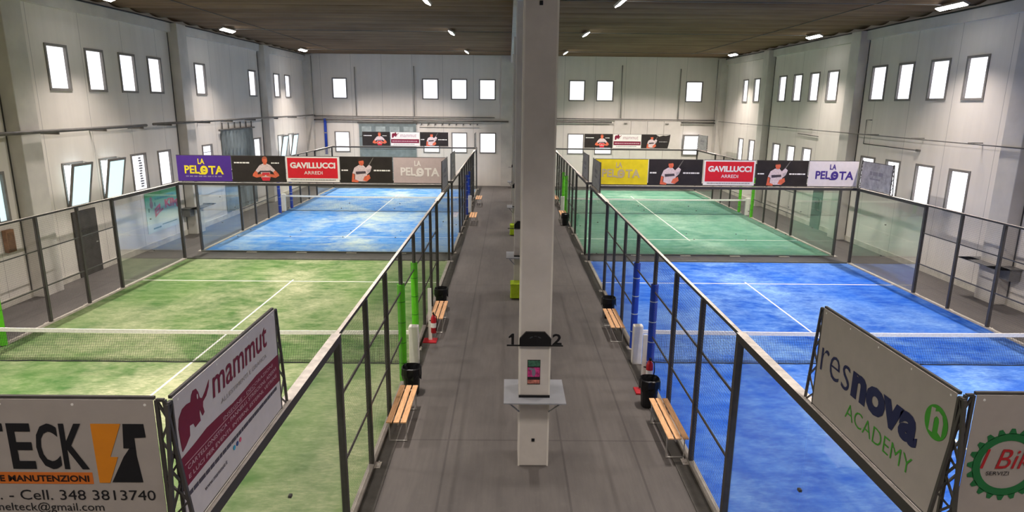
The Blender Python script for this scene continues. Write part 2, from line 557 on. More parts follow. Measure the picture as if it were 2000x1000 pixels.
# sectional door on the far wall, left
m = MB()
zs = [0, .9, 1.75, 2.6, 3.5, 4.42]
for a, b in zip(zs, zs[1:]): m.box(-10.75, -6.65, WF - .07, WF - .01, a + .015, b - .015)
d3 = struct(m.build('door_3', simple('grey green sectional door', '7F8A8A', .45, 0, .22, 2.5)))
m = MB()
for k in range(4): m.box(-10.55 + k * 1.0, -9.85 + k * 1.0, WF - .085, WF - .065, 3.72, 4.2)
m.build('pane', simple('door light', 'A9B3B2', .3, 0, .3, 3), d3)
MB().box(-10.85, -6.55, WF - .09, WF - .01, 4.42, 4.5).build('frame', M_PIPE, d3)
# white door leaf on the far wall, right
m = MB()
for k in range(4): m.box(7.62 + k * 1.19, 7.62 + (k + 1) * 1.19 - .02, WF - .07, WF - .01, 0, 4.78)
d4 = struct(m.build('door_4', simple('white folding door', 'DAD2C8', .6, 0, .06, 2)))
m = MB()
for k in range(2): m.tube([(8.3 + k * 3.0, WF - .12, 4.6), (8.5 + k * 3.0, WF - .12, 4.6)], .05)
m.build('roller', M_PIPE2, d4)
# grey green door on the right wall
d5 = struct(MB().box(WR - .06, WR, 31.05, 32.0, 0, 2.15).build('door_5', simple('grey green door leaf', '56605C', .6, 0, .2, 3)))
MB().box(WR - .14, WR - .06, 31.2, 31.5, .9, 1.5).build('closer_box', M_BLACK, d5)

# ------------------------------------------------------------------ pipes and cables on the walls
def pipe(label, pts, r, mat=M_PIPE, name='wall_pipe', cat='pipe', brackets=None):
    t = thing(name, label, cat, pts[0])
    MB().tube(pts, r, 8).build('tube', mat, t, smooth=True)
    if brackets:
        for b in brackets: MB().box(*b).build('bracket', M_PIPE, t)
    return t
pipe('dark grey pipe running along the left wall below its upper windows', [(WL + .55, 14, 4.9), (WL + .55, 25.2, 4.92)], .055,
     brackets=[(WL, WL + .6, y - .02, y + .02, 4.8, 4.88) for y in (17.5, 20.2, 22.6, 24.9)])
pipe('grey pipe on the left wall above the strip curtain', [(WL + .55, 25.7, 4.95), (WL + .55, 47.1, 4.97)], .05,
     brackets=[(WL, WL + .6, y - .02, y + .02, 4.85, 4.92) for y in (27, 30.5, 33, 36, 39.5, 43)])
pipe('upper pipe across the far wall left of the middle columns', [(WL + .1, WF - .14, 4.9), (-1.0, WF - .14, 4.9)], .035,
     brackets=[(x - .02, x + .02, WF - .14, WF, 4.88, 4.92) for x in (-11, -5, -2.5)])
pipe('lower thicker pipe across the far wall left of the middle columns', [(WL + .1, WF - .16, 4.64), (.0, WF - .16, 4.64)], .05,
     brackets=[(x - .03, x + .03, WF - .16, WF, 4.6, 4.68) for x in (-10.8, -9, -6.7, -3.4)])
pipe('upper pipe across the far wall right of the middle columns', [(1.0, WF - .14, 4.9), (14.9, WF - .14, 4.86)], .035,
     brackets=[(x - .02, x + .02, WF - .14, WF, 4.86, 4.92) for x in (4, 6, 12.2)])
pipe('lower pipe across the far wall above the right court', [(1.0, WF - .16, 4.65), (7.4, WF - .16, 4.65)], .05,
     brackets=[(x - .03, x + .03, WF - .16, WF, 4.61, 4.69) for x in (3, 5.5)])
pipe('short lower pipe in the right corner of the far wall', [(12.4, WF - .16, 4.68), (14.9, WF - .16, 4.66)], .05,
     brackets=[(14.0, 14.06, WF - .16, WF, 4.62, 4.7)])
pipe('thin conduit running the length of the right wall', [(WR - .46, 15, 4.74), (WR - .46, 29.7, 4.77), (WR - .46, 38, 4.79), (WR - .46, 46.5, 4.8)], .02, M_PIPE, 'wall_conduit', 'conduit',
     brackets=[(WR - .48, WR, y - .015, y + .015, 4.76, 4.79) for y in (21, 24, 27, 33, 36, 42)])
pipe('thin conduit stepping down the right wall to a small box', [(WR - .04, 27.6, 5.35), (WR - .04, 28.0, 5.35), (WR - .04, 28.0, 4.35), (WR - .04, 24.3, 4.32)], .018, M_PIPE, 'wall_conduit', 'conduit',
     brackets=[(WR - .08, WR, 24.1, 24.3, 4.28, 4.36)])
pipe('short conduit on the right wall beyond the second pilaster', [(WR - .04, 34.5, 4.5), (WR - .04, 32.2, 4.45)], .02, M_PIPE, 'wall_conduit', 'conduit')
for x, z0, z1, lab in ((-10.9, 4.95, 8.3, 'vertical conduit on the far wall right of its leftmost upper window'), (-6.72, 4.95, 8.4, 'vertical conduit on the far wall above the green sectional door'),
                       (8.0, 4.95, 8.6, 'vertical conduit on the far wall right of the pair of upper windows'), (12.15, 4.95, 8.4, 'vertical conduit on the far wall left of the rightmost window'),
                       (14.55, 4.9, 9.0, 'vertical conduit in the right corner of the far wall'), (-13.75, 4.95, 9.0, 'vertical conduit in the left corner of the far wall')):
    pipe(lab, [(x, WF - .08 if abs(x) < 13.5 else WF - .66, z0), (x, WF - .08 if abs(x) < 13.5 else WF - .66, z1)], .03, M_PIPE2, 'wall_conduit', 'conduit')
t = thing('hook_rail', 'row of small hooks on a rail on the far wall beside the sectional door', 'rail', (-6.4, WF, 4.4))
MB().box(-6.4, -2.1, WF - .04, WF, 4.16, 4.2).build('rail', M_PIPE2, t)
for k in range(9): MB().box(-6.3 + k * .5, -6.2 + k * .5, WF - .1, WF, 4.36, 4.44).build('hook', M_PIPE, t)
for x, lab in ((WL + .2, 'black cable strung under the roof along the left wall'), (WR - .2, 'black cable strung under the roof along the right wall')):
    t = pipe(lab, [(x, 5 + 3 * k, 9.05 + (.0 if k % 2 else -.015)) for k in range(15)], .028, M_BLACK, 'roof_cable', 'cable')
for x, lab in ((-11.4, 'thin black cable under the roof left of the left courts lamps'), (11.9, 'thin black cable under the roof near the right wall lamps')):
    pipe(lab, [(x, 5 + 3 * k, 9.14) for k in range(14)], .014, M_BLACK, 'roof_cable', 'cable')
for y, lab in ((21.7, 'pale conduit under the roof at the nearest visible lamp row'), (31.3, 'pale conduit under the roof at the middle lamp row'), (42.4, 'pale conduit under the roof at the farthest lamp row')):
    for x0, x1, sd in ((WL + .2, .1, ', left side'), (.8, WR - .2, ', right side')):
        pipe(lab + sd, [(x0, y + .4, 9.12), (x1, y + .4, 9.12)], .014, M_PIPE, 'roof_conduit', 'conduit')
# blue flag and rusty box at the left
t = thing('drain_pipe', 'bright blue vertical pipe on the far wall by the left corner', 'pipe', (-13.15, WF, 2.4))
MB().tube([(-13.15, WF - .12, 2.2), (-13.15, WF - .12, 4.72)], .1, 10).build('tube', M_PADB, t, smooth=True)
MB().tube([(-13.15, WF - .12, 3.7), (-13.15, WF - .12, 3.76)], .115, 10).build('collar', M_PIPE2, t)
t = thing('hydrant_box', 'rusty brown box on the pilaster at the left edge of the photo', 'box', (WL + .43, 18.0, 1.55))
MB().box(WL + .02, WL + .14, 18.05, 18.35, 1.55, 2.2).build('body', simple('rust', '8A6549', .8, 0, .3, 6), t)
MB().box(WL + .14, WL + .15, 18.09, 18.31, 1.62, 2.12).build('door', simple('rust dark', '745439', .8, 0, .3, 6), t)

# ------------------------------------------------------------------ ceiling lamps
def lamp(x, y, label, tilt, visible=True):
    t = thing('ceiling_light', label, 'lamp', (x, y, 9.0), 'linear LED lamps under the roof')
    t.rotation_euler = (0, tilt, 0)
    L = .7
    o = MB(); o.box(-.11, .11, -L, L, .02, .09); h = o.build('housing', M_LEG); h.parent = t
    for k in range(3):
        o = MB(); y0 = -L + .04 + k * .46; o.box(-.09, .09, y0, y0 + .4, .0, .02); q = o.build('diffuser', M_LAMP); q.parent = t
    for yy in (-.5, .5):
        o = MB(); o.tube([(0, yy, .09), (math.sin(-tilt) * .1, yy, .24)], .008, 6); q = o.build('hanger', M_PIPE); q.parent = t
    li = bpy.data.lights.new('led', 'AREA'); li.shape = 'RECTANGLE'; li.size = .2; li.size_y = 1.4
    li.energy = LAMP_W * (.22 if y < 1 else .36 if y < 5 else 1.4 if y > 40 else 1); li.color = (1, .915, .87); li.spread = math.radians(112)
    lo = bpy.data.objects.new('led', li); COL.objects.link(lo); lo.parent = t; lo.location = (0, 0, -.03)
    return t
rows = ((.5, ''), (4.8, ''), (11.8, ''), (21.8, 'nearest of the visible lamps'), (31.3, 'middle lamp'), (42.4, 'farthest lamp'))  # first two rows are unseen fill, added to light near banners and column
for x, tl, nm in ((-12.95, -.4, 'along the left wall'), (-2.68, .42, 'left of the middle columns'), (3.55, -.42, 'right of the middle columns'), (14.1, .4, 'along the right wall')):
    for y, what in rows:
        lamp(x, y, ('bright linear LED lamp, %s %s' % (what, nm)) if what else 'linear LED lamp out of frame, ' + nm + {.5: ', first added fill row', 4.8: ', second added fill row'}.get(y, ''), 0 if y < 5 and abs(x) < 5 else tl)

# ------------------------------------------------------------------ middle columns with shelf and sign
def column(i, y):
    x0, x1 = .2, .7
    who = ['nearest white column with a poster, numbered 1 and 2', 'second white column from the camera, mostly hidden by the nearest', 'third white column from the camera', 'farthest white column'][i]
    t = thing('concrete_column', who + ' in the aisle', 'column', (.45, y + .25, 0))
    MB().box(x0, x1, y, y + .5, 0, 8.75).build('shaft', M_COLUMN, t, bevel=.015)
    m = MB()
    for x in (x0 + .012, x1 - .012): m.box(x - .014, x + .014, y - .004, y + .02, 0, 8.75)
    m.build('edge_strip', M_EDGE, t)
    m = MB(); m.box(x0 + .22, x0 + .27, y - .012, y, .45, .5); m.box(x0 + .22, x0 + .27, y - .012, y, 7.2, 7.26)
    m.build('anchor_plate', M_BLACK, t)
    sh = thing('column_shelf', 'grey square shelf around the ' + ['nearest', 'second', 'third', 'farthest'][i] + ' column', 'shelf', (.45, y, 1.22), 'shelves around the columns')
    m = MB()
    X0, X1, Y0, Y1 = -.04, .95, y - .24, y + .68
    m.box(X0, X1, Y0, y - .003, 1.22, 1.24); m.box(X0, X1, y + .503, Y1, 1.22, 1.24)
    m.box(X0, x0 - .003, y - .003, y + .503, 1.22, 1.24); m.box(x1 + .003, X1, y - .003, y + .503, 1.22, 1.24)
    m.build('board', M_SHELF, sh)
    MB().box(x0, x1, y - .03, y - .003, 1.24, 1.275).build('batten', M_BLACK, sh)
    for xx in (X0 + .1, X1 - .1):
        MB().bar((xx, y - .2, 1.21), (.45 + (.24 if xx > .4 else -.24), y + .0, .98), .02).build('strut', M_SHELF, sh)
    sg = thing('court_sign', 'black court number sign on the ' + ['nearest', 'second', 'third', 'farthest'][i] + ' column', 'sign', (.45, y, 2.13), 'court signs on the columns')
    f = Face((0, y - .03, 2.13), (1, 0, 0), (0, -1, 0))
    MB().box(.0, .89, y - .035, y - .005, 2.12, 2.138).build('bar', M_BLACK, sg)
    m = MB(); m.prism([(.2, .0), (.7, .0), (.7, .12), (.6, .23), (.3, .23), (.2, .12)], lambda a, b, c: f.at(a, b, c), -.025, .02)
    m.build('plate', M_BLACK, sg)
    f.print([ellipse(.385, .145, .03, .012, 12, rot=.5), ellipse(.515, .145, .03, .012, 12, rot=-.5), rect(.43, .47, .16, .17)], 'emblem', P('dark grey print', '3A3B40'), sg, .024)
    a, b = [('1', '2'), ('3', '4'), ('5', '6'), ('7', '8')][i] if i == 0 else ('1', '2')
    if i == 0:
        for s, u0, u1 in ((a, .03, .115), (b, .72, .865)):
            m = MB(); vs, fs = text_shape(s, .02, 0)
            if s == '1':
                vs, fs = [(.38, 0), (.75, 0), (.75, 1), (.45, 1), (0, .72), (0, .58), (.38, .66)], [tuple(range(7))]
            xs = [v[0] for v in vs]; zs = [v[1] for v in vs]
            for v in vs:
                m.v.append(tuple(f.at(u0 + (v[0] - min(xs)) / (max(xs) - min(xs)) * (u1 - u0), .02 + (v[1] - min(zs)) / (max(zs) - min(zs)) * .18, .004)))
            m.f = list(fs); m.mi = [0] * len(fs)
            o = m.build('number', M_BLACK, sg, normals=False)
            sm = o.modifiers.new('thick', 'SOLIDIFY'); sm.thickness = .012; sm.offset = 0
    return t
for i, y in enumerate(COLS): column(i, y)
y = COLS[0]
t = thing('poster', 'small pink and dark poster on the nearest column', 'poster', (.44, y, 1.46))
f = Face((.335, y, 1.46), (1, 0, 0), (0, -1, 0))
f.print([rect(0, .205, 0, .42)], 'sheet', P('poster dark', '2A2226'), t, .006, .004)
f.print([rect(.01, .2, .31, .41)], 'green_band', simple('poster green', '3F6B55', .5, 0, .5, 30), t, .008)
f.print([rect(.005, .2, .13, .29)], 'pink_field', simple('poster pink', 'C03C7C', .5, 0, .6, 25), t, .008)
f.print([ellipse(.1, .21, .03, .07, 16), ellipse(.055, .265, .03, .02, 12)], 'figure', P('poster grey figure', '7A7486'), t, .010)
f.print([rect(.005, .2, .015, .08)], 'salmon_band', simple('poster salmon', 'C07668', .5, 0, .6, 25), t, .008)

for y, lab in ((COLS[1], 'lime green fabric cube on the floor before the second column'), (COLS[2], 'lime green fabric cube on the floor before the third column')):
    t = thing('pouf', lab, 'pouf', (.4, y - .3, 0))
    MB().box(.1, .62, y - .52, y - .05, .02, .5).build('body', M_LIME, t, bevel=.04)
    m = MB()
    for z in (.05, .47): m.tube([(.1, y - .52, z), (.62, y - .52, z), (.62, y - .05, z), (.1, y - .05, z), (.1, y - .52, z)], .012, 6)
    m.build('piping', simple('lime piping', '8AA01A', .8), t)

# ------------------------------------------------------------------ courts: turf, lines, net
T_G1 = turf_mat('green turf sanded', '5C7E42', '436637', 'B9B993', 1.4, '7A9558')
T_B1 = turf_mat('blue turf', '2360C4', '174AAA', '90B8E2', 1.25, '3F7BD2')
T_B2 = turf_mat('light blue turf', '3C82C8', '2A6CBA', 'BDC8BC', 1.6, '5C9CD4')
T_G2 = turf_mat('bluish green turf', '588A6F', '44745D', '9FB9A2', 1.15, '6E9A7F')

def court_surface(x0, y0, mat, label):
    cx, cy = x0 + 5, y0 + 10
    o = MB().box(-5 + .02, 5 - .02, -10 + .03, 10 - .03, 0, .015).build('court_turf', mat)
    o.location = (cx, cy, 0)
    tag(o, label, 'court')
    w = .025
    for q in ((-4.97, 4.97, -6.95 - w, -6.95 + w), (-4.97, 4.97, 6.95 - w, 6.95 + w), (-w, w, -7.15, 7.15)):
        l = MB().box(q[0], q[1], q[2], q[3], .015, .018).build('court_line', M_LINE); l.parent = o
    return o
CX = {'L1': XL - CW, 'L2': XL - CW, 'R1': XR, 'R2': XR}
CY = {'L1': YL1, 'L2': YL2, 'R1': YR1, 'R2': YR2}
WHO = {'L1': 'near green left court', 'L2': 'far blue left court', 'R1': 'near blue right court', 'R2': 'far green right court'}
SURF = {'L1': (T_G1, 'sandy green turf of the near court left of the aisle'), 'L2': (T_B2, 'pale blue turf of the far court left of the aisle'),
        'R1': (T_B1, 'deep blue turf of the near court right of the aisle'), 'R2': (T_G2, 'bluish green turf of the far court right of the aisle')}
for k in CX: court_surface(CX[k], CY[k], *SURF[k])

def net(k, top):
    x0, y = CX[k], CY[k] + 10
    x1 = x0 + CW
    t = thing('padel_net', 'padel net with white tape across the ' + WHO[k], 'net', ((x0 + x1) / 2, y, 0))
    sag = lambda x: top - .035 * (1 - ((x - (x0 + x1) / 2) / 5.2) ** 2)
    m = MB(); xs = [x0 - .05 + (10.1) * i / 40 for i in range(41)]
    for a, b in zip(xs, xs[1:]):
        m.bar((a, y, sag(a) - .045), (b, y, sag(b) - .045), .022, .09)
    m.build('tape', M_TAPE, t)
    m = MB(); st = .04; w = .0040
    nx = int(10.0 / st)
    for i in range(nx + 1):
        x = x0 + .02 + i * st
        m.bar((x, y, .03), (x, y, sag(x) - .06), w)
    nz = int((top - .1) / st)
    for j in range(nz + 1):
        z = .03 + j * st
        m.bar((x0, y, z), (x1, y, z), w)
    m.build('mesh', M_NET, t)
    m = MB()
    pts = [(x0 + 10 * i / 30, y + .012 * math.sin(i * 1.7), .028 + .008 * math.sin(i * 2.1)) for i in range(31)]
    m.tube(pts, .011, 6); m.build('bottom_cord', M_NET, t)
    for xx, s in ((x0 - .1, -1), (x1 + .1, 1)):
        MB().box(xx - .11, xx + .11, y - .09, y + .09, .0, .95).build('net_post', M_WHITE, t, bevel=.025)
    return t
for k, z in (('L1', .83), ('R1', .83), ('L2', .89), ('R2', .89)): net(k, z)

# ------------------------------------------------------------------ court fences
def mesh_wires(t0, t1, z0, z1):
    m = MB(); st = .05; w = .0027
    n = max(1, int(round((t1 - t0) / st)))
    def wire(a, b, ax):
        o = len(m.v)
        for p in (a, b):
            for q in range(3):
                an = 2 * PI * q / 3
                c, s = w * .6 * math.cos(an), w * .6 * math.sin(an)
                m.v.append((p[0] + c, p[1] + s, p[2]) if ax == 'z' else (p[0] + c, p[1], p[2] + s))
        for q in range(3):
            m.f.append((o + q, o + (q + 1) % 3, o + 3 + (q + 1) % 3, o + 3 + q)); m.mi.append(0)
    for i in range(1, n): wire((0, t0 + (t1 - t0) * i / n, z0), (0, t0 + (t1 - t0) * i / n, z1), 'z')
    k = int(round((z1 - z0) / st))
    for j in range(1, k): wire((0, t0, z0 + (z1 - z0) * j / k), (0, t1, z0 + (z1 - z0) * j / k), 'y')
    return m

def fence(k, side):
    """side 'in' = along the aisle, 'out' = along the hall wall"""
    left = k[0] == 'L'
    x = (XL if left else XR) if side == 'in' else (XL - CW if left else XR + CW)
    out = (1 if left else -1) * (1 if side == 'in' else -1)      # direction away from the court
    y0 = CY[k]
    pad = M_PADG if k in ('L1', 'R2') else M_PADB
    padc = 'green' if k in ('L1', 'R2') else 'blue'
    t = thing('court_fence', '%s side fence with %s gate pads, %s' % ('aisle' if side == 'in' else 'outer', padc, WHO[k]), 'fence', (x, y0, 0))
    for i, s in enumerate(TS):
        big = i in (0, 1, 8, 9)
        w = .085 if big else .075
        y = y0 + s + (w / 2 if s == 0 else -w / 2 if s == 20 else 0)
        p = MB().box(x - w / 2, x + w / 2, y - w / 2, y + w / 2, 0, RAIL - .05).build('post', M_STEEL, t)
        xa, xb = sorted((x + out * .04, x + out * .15))
        q = MB(); q.box(xa, xb, y - .09, y + .09, .0, .02)
        for dy in (-.06, .06): q.tube([(x + out * .11, y + dy, .02), (x + out * .11, y + dy, .05)], .012, 6)
        b = q.build('base_plate', M_RAIL); b.parent = p
        if i in (4, 5):
            g = MB(); g.tube([(x, y, .03), (x, y, 2.18)], .082, 10)
            pg = g.build('pad', pad, t, smooth=False)
            g = MB()
            for z in (.45, .9, 1.35, 1.8): g.tube([(x, y, z), (x, y, z + .02)], .085, 10)
            r = g.build('strap', P('pad strap pale', 'A9B7C0') if padc == 'blue' else P('pad strap dark', '3E8A18')); r.parent = pg
    # rails
    for a, b, w, h in ((TS[0], TS[1], .115, .1), (TS[1], TS[8], .055, .05), (TS[8], TS[9], .115, .1)):
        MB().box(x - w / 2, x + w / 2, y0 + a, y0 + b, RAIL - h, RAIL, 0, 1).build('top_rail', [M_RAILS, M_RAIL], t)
    for a, b in zip(TS[1:8], TS[2:9]):
        for z in (2.02, 1.03):
            if a == TS[4] and z < 1.5: continue
            MB().box(x - .012, x + .012, y0 + a + .037, y0 + b - .037, z - .015, z + .015).build('bar', M_STEEL, t)
        z0 = 2.05 if a == TS[4] else .06
        m = mesh_wires(a + .037, b - .037, z0, RAIL - .05)
        m.v = [(v[0] + x, v[1] + y0, v[2]) for v in m.v]
        m.build('mesh_panel', M_WIRE, t, normals=False)
    for a, b in ((.085, 2.04), (2.045, 4.04), (15.96, 17.955), (17.96, 19.915)):
        MB().box(x - .006, x + .006, y0 + a, y0 + b, .06, RAIL - .1).build('glass_panel', M_GLASS, t)
    for s in (2.0425, 17.9575):
        for z in (.8, 1.9):
            MB().box(x - .016, x + .016, y0 + s - .022, y0 + s + .022, z - .014, z + .014).build('glass_clip', M_STEEL, t)
    m = MB()
    for a, b in ((0, TS[4]), (TS[5], 20)): m.box(x - .05, x + .05, y0 + a, y0 + b, 0, .055)
    m.build('base_beam', M_BASE if side == 'out' else simple('grey footing', '958E84', .8, 0, .2, 5), t)
    return t
for k in CX:
    for sd in ('in', 'out'): fence(k, sd)

def back_wall(k, end):
    x0, y = CX[k], CY[k] + (0 if end == 'near' else 20)
    yy = y + (-.045 if end == 'near' else .045)
    t = thing('glass_back_wall', 'glass wall on the %s end of the %s' % (end, WHO[k]), 'glass wall', (x0 + 5, yy, 0))
    for i in range(5):
        MB().box(x0 + .05 + i * 1.98, x0 + .05 + (i + 1) * 1.98 - .006, yy - .006, yy + .006, .05, RAIL - .1).build('glass_panel', M_GLASS, t)
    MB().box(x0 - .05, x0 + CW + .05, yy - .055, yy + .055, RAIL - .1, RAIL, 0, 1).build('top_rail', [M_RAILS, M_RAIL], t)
    for i in range(1, 5):
        xx = x0 + .047 + i * 1.98
        for z in (.9, 2.0):
            MB().box(xx - .02, xx + .02, yy - .014, yy + .014, z - .012, z + .012).build('glass_clip', M_STEEL, t)
        ya, yb = (yy - .16, yy - .042) if end == 'near' else (yy + .042, yy + .16)
        b = MB().box(xx - .2, xx + .2, ya, yb, 0, .025).build('base_plate', M_BASE, t)
    MB().box(x0, x0 + CW, yy - .04, yy + .04, 0, .05).build('base_beam', simple('grey base beam', '6B6A62', .8, 0, .2, 4), t)
for k in CX:
    for e in ('near', 'far'): back_wall(k, e)

# ------------------------------------------------------------------ advertising banners
C_GREY = P('banner warm grey', 'ADA59E'); C_DARK = simple('banner dark', '2E2826', .45, 0, .3, 3); C_INK = P('black ink', '16171C')
C_WHITE = P('banner white', 'E9E4DE'); C_SKIN = simple('printed skin', 'D9694A', .5, 0, .2, 14); C_SHIRT = simple('printed shirt', 'D8C3C2', .5, 0, .2, 20)
C_HAIR = P('printed hair', '3B2A24'); C_REDP = P('printed red', 'CF3340'); C_FADE = P('faint print', '9A9492')
ZB0, ZB1 = 2.97, 3.95

def truss(f, u0, sgn, parent, top=.05, bottom=.17, h=ZB1 - RAIL, d=-.01):
    """lattice upright: one straight chord at u0, the other leaning out towards the base"""
    m = MB(); b = -(ZB0 - RAIL)
    inner = lambda v: f.at(u0, v, d)
    outer = lambda v: f.at(u0 + sgn * (bottom + (top - bottom) * (v - b) / h), v, d)
    m.bar(inner(b), inner(b + h), .022); m.bar(outer(b), outer(b + h), .022)
    n = 7
    for i in range(n):
        v0, v1 = b + h * i / n, b + h * (i + 1) / n
        m.bar(inner(v0) if i % 2 else outer(v0), outer(v1) if i % 2 else inner(v1), .014)
    m.bar(inner(b + .01), outer(b + .01), .02); m.bar(inner(b + h), outer(b + h), .02)
    return m.build('truss_upright', M_STEEL, parent)

def banner(label, f, w, h, sheet, group=None, edge=True, uprights=None, eyelets=False):
    t = thing('advertising_banner', label, 'banner', tuple(f.at(w / 2, 0)), group)
    m = MB()
    if isinstance(sheet, tuple):
        poly, mat = sheet
    else:
        poly, mat = rect(0.005, w - .005, 0, h), sheet
    m.prism(poly, lambda a, b, c: f.at(a, b, c), -.002, .0015)
    m.build('sheet', mat, t)
    if edge:
        for q in (h + .008, -.02): MB().bar(f.at(0, q, -.015), f.at(w, q, -.015), .022).build('frame_bar', M_STEEL, t)
    if eyelets:
        n = max(2, int(w / .48))
        for i in range(n + 1):
            f.print([ellipse(.06 + (w - .12) * i / n, h - .035, .009, .009, 10)], 'eyelet', P('eyelet', 'F2F0EA', .3), t, .004)
    for u, s in (uprights or ()): truss(f, u, s, t)
    return t

def dash_row(f, t, u0, u1, v, hgt, mat, name='small_print', seed=1, gap=.35):
    r = random.Random(seed); ps = []; u = u0
    while u < u1 - hgt:
        w = hgt * r.uniform(.8, 3.2)
        ps.append(rect(u, min(u + w, u1), v, v + hgt)); u += w + hgt * gap
    return f.print(ps, name, mat, t, .005)

def player_a(f, t, cu, s=1.0):
    """printed player, elbows out, hands together at the chest"""
    p = lambda *q: [(cu + a * s, b * s) for a, b in q]
    f.print([p((-.36, .40), (-.20, .60), (-.07, .66), (.07, .66), (.20, .60), (.36, .42), (.30, .34), (.17, .42), (.17, .12), (-.17, .12), (-.17, .40), (-.28, .33))], 'shirt', C_SHIRT, t, .005)
    f.print([p((-.36, .40), (-.28, .32), (-.30, .26), (-.05, .30), (-.02, .20), (-.34, .14), (-.48, .20), (-.46, .28)),
             p((.36, .42), (.28, .34), (.32, .26), (.05, .30), (.02, .20), (.36, .14), (.50, .22), (.47, .30)),
             p((-.06, .70), (-.05, .62), (.05, .62), (.06, .70))], 'arms', C_SKIN, t, .0065)
    f.print([[(cu + a * s, b * s) for a, b in ellipse(0, .78, .095, .125, 20)]], 'face', C_SKIN, t, .0075)
    f.print([[(cu + a * s, b * s) for a, b in ellipse(0, .82, .1, .1, 14, .15, PI - .15)]], 'hair', simple('printed cropped hair', 'A5583F', .6), t, .0085)
    f.print([p((-.17, .16), (.17, .16), (.14, .03), (-.12, .03)), p((-.13, .24), (.13, .25), (.16, .33), (-.12, .33))], 'red_print', C_REDP, t, .0085)
    f.print([p((-.2, .40), (.2, .40), (.2, .35), (-.2, .35))], 'chest_mark', P('printed dark grey', '4A4046'), t, .0078)

def player_b(f, t, cu, s=1.0):
    """printed player leaning forward with a ball hand raised"""
    p = lambda *q: [(cu + a * s, b * s) for a, b in q]
    f.print([p((-.32, .34), (-.24, .54), (-.08, .64), (.08, .64), (.18, .54), (.3, .66), (.4, .58), (.34, .40), (.22, .30), (.2, .04), (-.24, .04), (-.22, .30))], 'shirt', C_SHIRT, t, .005)
    f.print([p((-.32, .34), (-.24, .28), (-.26, .12), (-.1, .06), (-.12, .0), (-.36, .02)), p((.12, .22), (.3, .3), (.34, .16), (.2, .04), (.06, .08))], 'arms', C_SKIN, t, .0065)
    f.print([[(cu + a * s, b * s) for a, b in ellipse(.02, .74, .095, .12, 20, rot=.2)]], 'face', C_SKIN, t, .0075)
    f.print([[(cu + a * s, b * s) for a, b in ellipse(.0, .80, .105, .09, 14, .1, PI + .2)]], 'hair', C_HAIR, t, .0085)
    f.print([p((-.2, .40), (.16, .42), (.18, .34), (-.18, .30))], 'chest_mark', P('printed dark grey', '4A4046'), t, .0078)
    f.print([p((.22, .46), (.36, .52), (.34, .40), (.24, .36))], 'forearm', P('printed grey arm', 'B7A7A8'), t, .0078)
    f.print([p((.3, .68), (.46, .92), (.47, .91), (.33, .66))], 'streak', P('printed streak', '7E7870'), t, .006)

def la_pelota(f, t, mat, s=1.0, sub=True, b=.03):
    letters(f, 'LA', (.78, 1.02, .62, .82), mat, t, bold=b)
    letters(f, 'PEL', (.27, .82, .27, .57), mat, t, bold=b)
    f.print(ring(.985, .40, .14, .165, .06, .075, 24), 'ball_letter', mat, t, .005)
    f.print([rect(.80, .96, .24, .29), [(.93, .44), (1.06, .42), (1.05, .37), (.95, .36)]], 'underline', mat, t, .0062)
    letters(f, 'TA', (1.15, 1.70, .25, .56), mat, t, bold=b)
    if sub: dash_row(f, t, .3, 1.66, .15, .045, mat if sub is True else sub, seed=5, gap=.9)

def front(x, y): return Face((x, y, ZB0), (1, 0, 0), (0, -1, 0))

# --- near left corner: TECK banner across the end of the court
yb = YL1 + .004
f = Face((XL - 2.06, yb, ZB0), (1, 0, 0), (0, -1, 0))
W0 = 1.99
t = banner('grey banner with black TECK lettering and an orange lightning logo', f, W0, .985, C_GREY, uprights=((W0 + .012, 1),), eyelets=True)
ux = lambda X: X - (XL - 2.06)
vz = lambda z: z - ZB0
for ch, a, b in (('M', -4.04, -3.82), ('E', -3.79, -3.64), ('L', -3.61, -3.47), ('T', -3.45, -3.285), ('E', -3.26, -3.105), ('C', -3.085, -2.935), ('K', -2.92, -2.755)):
    letters(f, ch, (ux(a), ux(b), vz(3.455), vz(3.785)), C_INK, t, bold=.02)
f.print([rect(ux(-4.0), ux(-2.745), vz(3.345), vz(3.43))], 'orange_strip', P('orange strip', 'D9752B'), t, .004)
letters(f, 'E MANUTENZIONI', (ux(-3.36), ux(-2.77), vz(3.362), vz(3.41)), P('brown ink', '2A1710'), t, bold=.03, d=.006)
O = P('orange print', 'E08A1E')
f.print([[(ux(a), vz(b)) for a, b in ((-2.71, 3.785), (-2.515, 3.785), (-2.61, 3.545), (-2.56, 3.545), (-2.635, 3.355), (-2.705, 3.355))]], 'orange_bolt', O, t, .005)
f.print([[(ux(a), vz(b)) for a, b in q] for q in (((-2.50, 3.785), (-2.365, 3.785), (-2.36, 3.69), (-2.435, 3.685), (-2.435, 3.61), (-2.515, 3.61)),
         ((-2.475, 3.612), (-2.435, 3.612), (-2.435, 3.55), (-2.52, 3.55)), ((-2.52, 3.551), (-2.435, 3.551), (-2.415, 3.36), (-2.62, 3.36)))], 'black_letter', C_INK, t, .005)
letters(f, 's.r.l. - Cell. 348 3813740', (ux(-3.56), ux(-2.345), vz(3.225), vz(3.30)), C_INK, t, bold=.0)
letters(f, 'melteck@gmail.com', (ux(-3.43), ux(-2.70), vz(3.125), vz(3.205)), C_INK, t, bold=.0)

